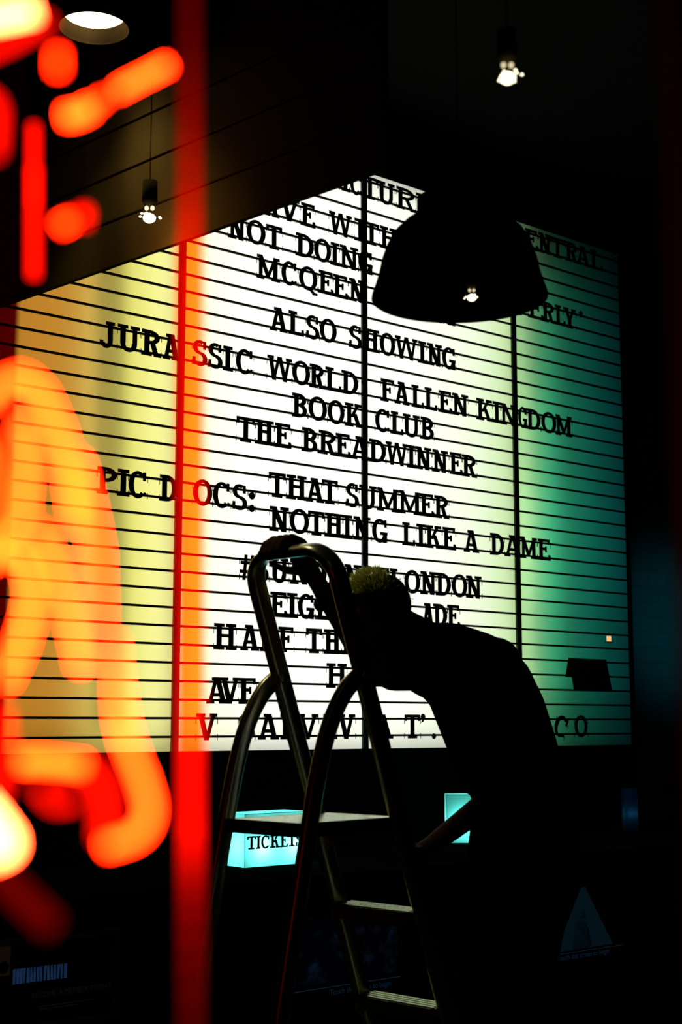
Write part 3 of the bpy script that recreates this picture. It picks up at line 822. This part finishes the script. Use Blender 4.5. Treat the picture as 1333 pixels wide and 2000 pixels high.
SHf, ELf, WRf = L(3.53, 1.610, -2.955), L(3.51, 1.262, -2.78), L(3.205, 1.155, -2.745)
hips = {1: (L(3.78, 1.20, -2.745), L(3.64, .78, -2.72), L(3.500, .315, -2.755)), -1: (L(3.78, 1.20, -2.925), L(3.66, .78, -2.93), L(3.500, .315, -2.91))}
bm = bmesh.new()
# head: skull, jaw, brow, nose, lips, ears
ball(bm, hp(-.012, .022), HX * .074, HF * .096, HU * .092, 14)
ball(bm, hp(.030, -.050), HX * .058, HF * .062, HU * .070, 12)
ball(bm, hp(.062, -.098), HX * .026, HF * .024, HU * .020, 8)
ball(bm, hp(.072, .012), HX * .052, HF * .018, HU * .014, 8)
cap(bm, hp(.084, .004), .009, hp(.104, -.034), .013, 10); ball(bm, hp(.098, -.036), HX * .017, HF * .012, HU * .009, 8)
ball(bm, hp(.083, -.066), HX * .022, HF * .009, HU * .006, 8); ball(bm, hp(.080, -.077), HX * .020, HF * .009, HU * .007, 8)
for s in (-1, 1):
    ball(bm, hp(.076, -.008, s * .030), HX * .013, HF * .008, HU * .007, 8)
    ball(bm, hp(-.008, -.012, s * .076), HX * .009, HF * .018, HU * .030, 8)
    ball(bm, hp(.052, -.030, s * .044), HX * .018, HF * .016, HU * .014, 8)
cap(bm, hp(-.048, -.045), .064, L(3.30, 1.70, -2.83), .07)
loft(bm, [(c, a * .9, b * .9) for c, a, b in spine])
chain(bm, [SHn, ELn, WRn], [.048, .040, .027]); chain(bm, [SHf, ELf, WRf], [.048, .040, .027])
for s in (1, -1):
    h_, k_, a_ = hips[s]; chain(bm, [h_, k_, a_], [.080, .052, .036]); cap(bm, a_, .036, a_ - LD * .13 - UP * .06, .026)
# left hand: palm behind the rail, fingers over its top
fing = [(-2.892, .94), (-2.869, 1.0), (-2.846, .97), (-2.824, .82)]
ball(bm, L(2.808, 1.945, -2.855), LW * .043, (LD * .6 - UP * .8) * .050, (LD * .8 + UP * .6) * .019, 12)
cap(bm, WRn, .026, L(2.815, 1.935, -2.85), .026)
for w_, k in fing:
    pts = [L(2.800, 1.952, w_ + .004), L(2.772, 1.996, w_), L(2.730, 2.004 + .004 * k, w_ - .002), L(2.694, 1.990, w_ - .003), L(2.674, 1.958, w_ - .003)]
    if k < .9: pts[-1] = L(2.680, 1.966, w_)
    chain(bm, pts, [.0105, .0105, .0098, .0090, .0080], 10)
chain(bm, [L(2.818, 1.922, -2.885), L(2.795, 1.925, -2.912), L(2.762, 1.934, -2.916), L(2.735, 1.938, -2.912)], [.014, .012, .010, .009], 10)
# right hand round the back of the near upright
hz = 1.125
ball(bm, L(3.105, 1.132, -2.722), LD * .022, LW * .018, UP * .042, 10); cap(bm, WRf, .026, L(3.110, 1.137, -2.725), .024)
for q in range(4):
    zz = hz + .036 - q * .021; e = sd(zz)
    chain(bm, [L(3.098, zz + .006, -2.712), L(e + .052, zz, -2.690), L(e + .046, zz, -2.655), L(e + .012, zz, -2.648), L(e - .010, zz, -2.650)], [.0105, .010, .0095, .009, .008], 10)
chain(bm, [L(3.108, 1.155, -2.728), L(3.085, 1.170, -2.712), L(3.055, 1.172, -2.702), L(3.03, 1.168, -2.700)], [.013, .012, .010, .009], 10)
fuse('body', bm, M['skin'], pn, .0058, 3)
# shirt: trunk and short sleeves
bm = bmesh.new()
loft(bm, [(c, a + .012, b + .014) for c, a, b in spine])
ball(bm, L(3.40, 1.672, -2.67), LW * .078, LD * .085, UP * .075, 12); ball(bm, L(3.50, 1.635, -2.95), LW * .075, LD * .08, UP * .08, 12)
cap(bm, SHn + LD * .01 + UP * .002, .079, SHn.lerp(ELn, .84) + UP * .004, .062); cap(bm, L(3.09, 1.692, -2.81), .052, L(3.32, 1.69, -2.78), .082); cap(bm, SHf, .066, SHf.lerp(ELf, .8), .056)
cap(bm, hp(-.055, -.045), .072, L(3.33, 1.695, -2.83), .098); cap(bm, L(3.24, 1.655, -2.80), .07, L(3.36, 1.66, -2.80), .10)
fuse('shirt', bm, M['cloth'], pn, .011, 4)
bm = bmesh.new()
ball(bm, L(3.775, 1.20, -2.83), LW * .175, LD * .125, UP * .14, 14)
for s in (1, -1):
    h_, k_, a_ = hips[s]; chain(bm, [h_, h_.lerp(k_, .5), k_, k_.lerp(a_, .5), a_ - UP * .01], [.105, .094, .078, .070, .062])
fuse('trousers', bm, M['jean'], pn, .012, 5)
for s in (1, -1):
    a_ = hips[s][2]; bm = bmesh.new(); q = Vector((a_.x, a_.y, 0)) + UP * .245
    cap(bm, q + LD * .015, .040, q - LD * .13 - UP * .005, .034); cap(bm, a_ - UP * .01, .045, q, .040)
    obox(bm, q - LD * .06 - UP * .027, LD * .135, LW * .040, UP * .010)
    fuse('shoe', bm, M['rubber'], pn, .007, 3)
# wristwatch on the bare left forearm
wt = (WRn - ELn).normalized(); wp = WRn.lerp(ELn, .10)
bm = bmesh.new(); sweep(bm, [wp - wt * .013, wp + wt * .013], .033, seg=20)
wa = obj('wristwatch', bm, M['black'], pn, True)
side_ = wt.cross(LW).normalized()
if side_.dot(LD) > 0: side_ = -side_
bm = bmesh.new(); sweep(bm, [wp + side_ * .030, wp + side_ * .042], .019, seg=20); obj('watch_case', bm, M['black'], wa)
# hair: dark copy for the shaded mass, bright ends only where light falls
rh = random.Random(11)
bm = bmesh.new()
for i in range(7000):
    u_ = rh.uniform(-.25, 1); a = rh.uniform(0, 2 * math.pi); s_ = math.sqrt(max(0, 1 - u_ * u_))
    f_, x_ = s_ * math.cos(a), s_ * math.sin(a)
    if f_ > .55 and u_ < .42: continue
    if u_ < .05 and f_ > .1: continue
    root = hp(-.014 + f_ * .099, .024 + u_ * .095, x_ * .077)
    nrm_ = (HF * f_ / .099 + HU * u_ / .095 + HX * x_ / .077).normalized()
    front = max(0, min(1, f_ * 1.1 + .35)) * max(0, u_)
    if front < .34 and rh.random() < .95: continue
    ln = (.008 + .028 * front) * rh.uniform(.6, 1.25)
    dr = (nrm_ + HF * (.55 * front) + Vector((rh.uniform(-1, 1), rh.uniform(-1, 1), rh.uniform(-1, 1))) * .45 - UP * (.7 if front < .15 else -.1)).normalized()
    sd_ = dr.cross(nrm_ + Vector((.01, .02, .03))).normalized() * rh.uniform(.0007, .0016)
    mid = root + dr * ln * .6; tip = root + dr * ln + HF * .004 * front
    v = [bm.verts.new(p) for p in (root - sd_, root + sd_, mid + sd_ * .8, mid - sd_ * .8, tip)]
    bm.faces.new(v[:4]); bm.faces.new([v[3], v[2], v[4]])
hr = obj('hair', bm, M['hair'], pn)
bm = bmesh.new()
ball(bm, hp(-.016, .024), HX * .0775 * 1.05, HF * .094 * 1.05, HU * .090 * 1.05, 14)
obj('scalp_hair', bm, M['cap'], hr, True)
bm = bmesh.new()
for i in range(420):
    x_ = rh.uniform(-1, 1); u_ = rh.uniform(-.118, -.075)
    root = hp(.074 - .03 * x_ * x_ + rh.uniform(-.012, .006), u_, x_ * .045)
    dr = (HF * rh.uniform(.3, 1.0) - HU * rh.uniform(.3, 1) + HX * (x_ * .5 + rh.uniform(-.5, .5))).normalized(); ln = rh.uniform(.012, .032)
    sd_ = dr.cross(UP + LW * .1).normalized() * .0010
    mid = root + dr * ln * .6; tip = root + dr * ln + Vector((rh.uniform(-1, 1), rh.uniform(-1, 1), rh.uniform(-1, 1))) * .004
    v = [bm.verts.new(p) for p in (root - sd_, root + sd_, mid + sd_ * .7, mid - sd_ * .7, tip)]
    bm.faces.new(v[:4]); bm.faces.new([v[3], v[2], v[4]])
obj('beard', bm, M['hair'], pn)

# ------------------------------------------------------------------ red neon close to the camera
NY = .38
neon = thing('neon_sign', 'glowing red and orange neon tube sign close up along the left edge', 'neon sign', atY(150, 1000, NY))
def neon_mat(name, col, tint):
    """coloured glass tube: glows, and lets some of what is behind it through"""
    m = emit(name, col); nt = m.node_tree
    e = nt.nodes['Emission']; o = nt.nodes['Material Output']
    t = nt.nodes.new('ShaderNodeBsdfTransparent'); t.inputs[0].default_value = (*tint, 1); a = nt.nodes.new('ShaderNodeAddShader')
    nt.links.new(e.outputs[0], a.inputs[0]); nt.links.new(t.outputs[0], a.inputs[1]); nt.links.new(a.outputs[0], o.inputs[0])
    return m
OT = (.92, .62, .25); BT = (.97, .56, .14)
ns = {'hot': neon_mat('neon white hot', (60, 3.2, 1.0), OT), 'or': neon_mat('neon orange', (30, .52, .04), OT), 'or2': neon_mat('neon orange dim', (17, .23, .012), OT), 'red': neon_mat('neon red', (1.6, .006, 0), OT),
      'dim': neon_mat('neon dim red', (.32, .002, 0), OT), 'faint': neon_mat('neon faint reflection', (.09, .0005, 0), OT)}
def tube(kind, pts, dpx, y=NY, name='tube', n=6):
    q = [atY(px, py, y) for px, py in pts]
    if len(q) > 2: q = smooth_path(q, n)
    r_ = dpx / 2 * y / F_PX
    b_ = bmesh.new(); sweep(b_, q, r_, seg=12)
    return obj(name, b_, ns[kind], neon, True)
tube('hot', [(-80, 42), (0, 34), (66, 20)], 34)
tube('red', [(-60, 112), (10, 88), (95, 40)], 18)
tube('or2', [(113, 105), (113, 138)], 17)
tube('or', [(126, 227), (150, 224), (178, 210)], 28, .42)
tube('or2', [(178, 210), (210, 187)], 18, .42)
tube('or', [(210, 187), (262, 160), (328, 126)], 19, .42)
tube('red', [(66, 245), (66, 400)], 16, .62)
tube('red', [(66, 330), (66, 540)], 20, .62)
tube('or2', [(116, 442), (140, 430)], 22, .42)
tube('red', [(145, 425), (168, 412), (164, 440)], 20, .5)
tube('red', [(-30, 190), (-8, 215), (-12, 300)], 26)
tube('or', [(-30, 790), (0, 757), (40, 738), (76, 764), (102, 815), (127, 885), (142, 950), (152, 1020)], 23)
tube('or', [(74, 1038), (100, 1090), (120, 1145), (147, 1239), (160, 1300)], 18)
tube('or', [(42, 822), (53, 885), (47, 965), (38, 1025), (-20, 1080)], 19)
tube('or', [(-30, 1095), (27, 1078), (58, 1118), (64, 1172), (42, 1252), (8, 1330)], 24)
tube('or2', [(-20, 860), (-4, 960), (-10, 1060)], 24)
tube('or2', [(150, 900), (182, 1040), (204, 1180), (220, 1266)], 24)
tube('or', [(220, 1266), (231, 1366), (248, 1446), (281, 1533), (291, 1590), (266, 1632), (207, 1652)], 21)
tube('or', [(40, 1488), (90, 1489), (165, 1497)], 26, .42)
tube('red', [(165, 1500), (202, 1540), (206, 1640)], 34)
tube('red', [(75, 1535), (105, 1568), (150, 1562)], 18)
tube('red', [(0, 1380), (5, 1450), (-5, 1560)], 24)
tube('hot', [(-40, 1570), (-5, 1615), (14, 1650), (-20, 1668)], 44)
tube('faint', [(-20, 1690), (50, 1760), (105, 1810)], 40)  # reflection of a tube, built as a faint glowing tube
# red-lit glass edge as a glowing tube fading in lengths, and the hanging rod
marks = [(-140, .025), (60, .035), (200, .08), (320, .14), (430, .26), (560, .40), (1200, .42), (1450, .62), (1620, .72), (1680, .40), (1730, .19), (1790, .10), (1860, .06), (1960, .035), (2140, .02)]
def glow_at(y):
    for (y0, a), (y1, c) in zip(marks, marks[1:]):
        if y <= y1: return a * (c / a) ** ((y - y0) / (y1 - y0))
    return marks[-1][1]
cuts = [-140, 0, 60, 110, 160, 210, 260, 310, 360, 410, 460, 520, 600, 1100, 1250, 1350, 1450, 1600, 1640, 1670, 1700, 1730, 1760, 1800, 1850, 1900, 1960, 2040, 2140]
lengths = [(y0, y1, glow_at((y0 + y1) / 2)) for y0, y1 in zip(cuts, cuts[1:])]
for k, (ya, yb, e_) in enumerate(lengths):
    ns['bar%d' % k] = neon_mat('red lit glass edge', (e_, e_ * .003, 0), BT)  # emission stands for neon light caught in the glass edge
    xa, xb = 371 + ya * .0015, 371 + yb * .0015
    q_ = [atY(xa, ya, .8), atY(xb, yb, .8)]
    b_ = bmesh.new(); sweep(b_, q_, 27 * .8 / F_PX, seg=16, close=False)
    obj('red_lit_glass_edge', b_, ns['bar%d' % k], neon, True)
b_ = bmesh.new(); q0, q1 = atY(217, -80, NY), atY(214, 1420, NY); sweep(b_, [q0, q1], .0019, seg=10)
obj('hanging_rod', b_, M['black'], neon)
# sheet of red acrylic behind the tubes
bm = bmesh.new(); p0, p1 = atY(-420, 2150, 1.6), atY(37, 545, 1.6)
p2 = atY(37, -80, 1.6)
obox(bm, Vector(((p0.x + p1.x) / 2, 1.6, (p0.z + p2.z) / 2)), Vector(((p1.x - p0.x) / 2, 0, 0)), Vector((0, .0015, 0)), UP * ((p2.z - p0.z) / 2))
obj('backing_sheet', bm, redsheet, neon)
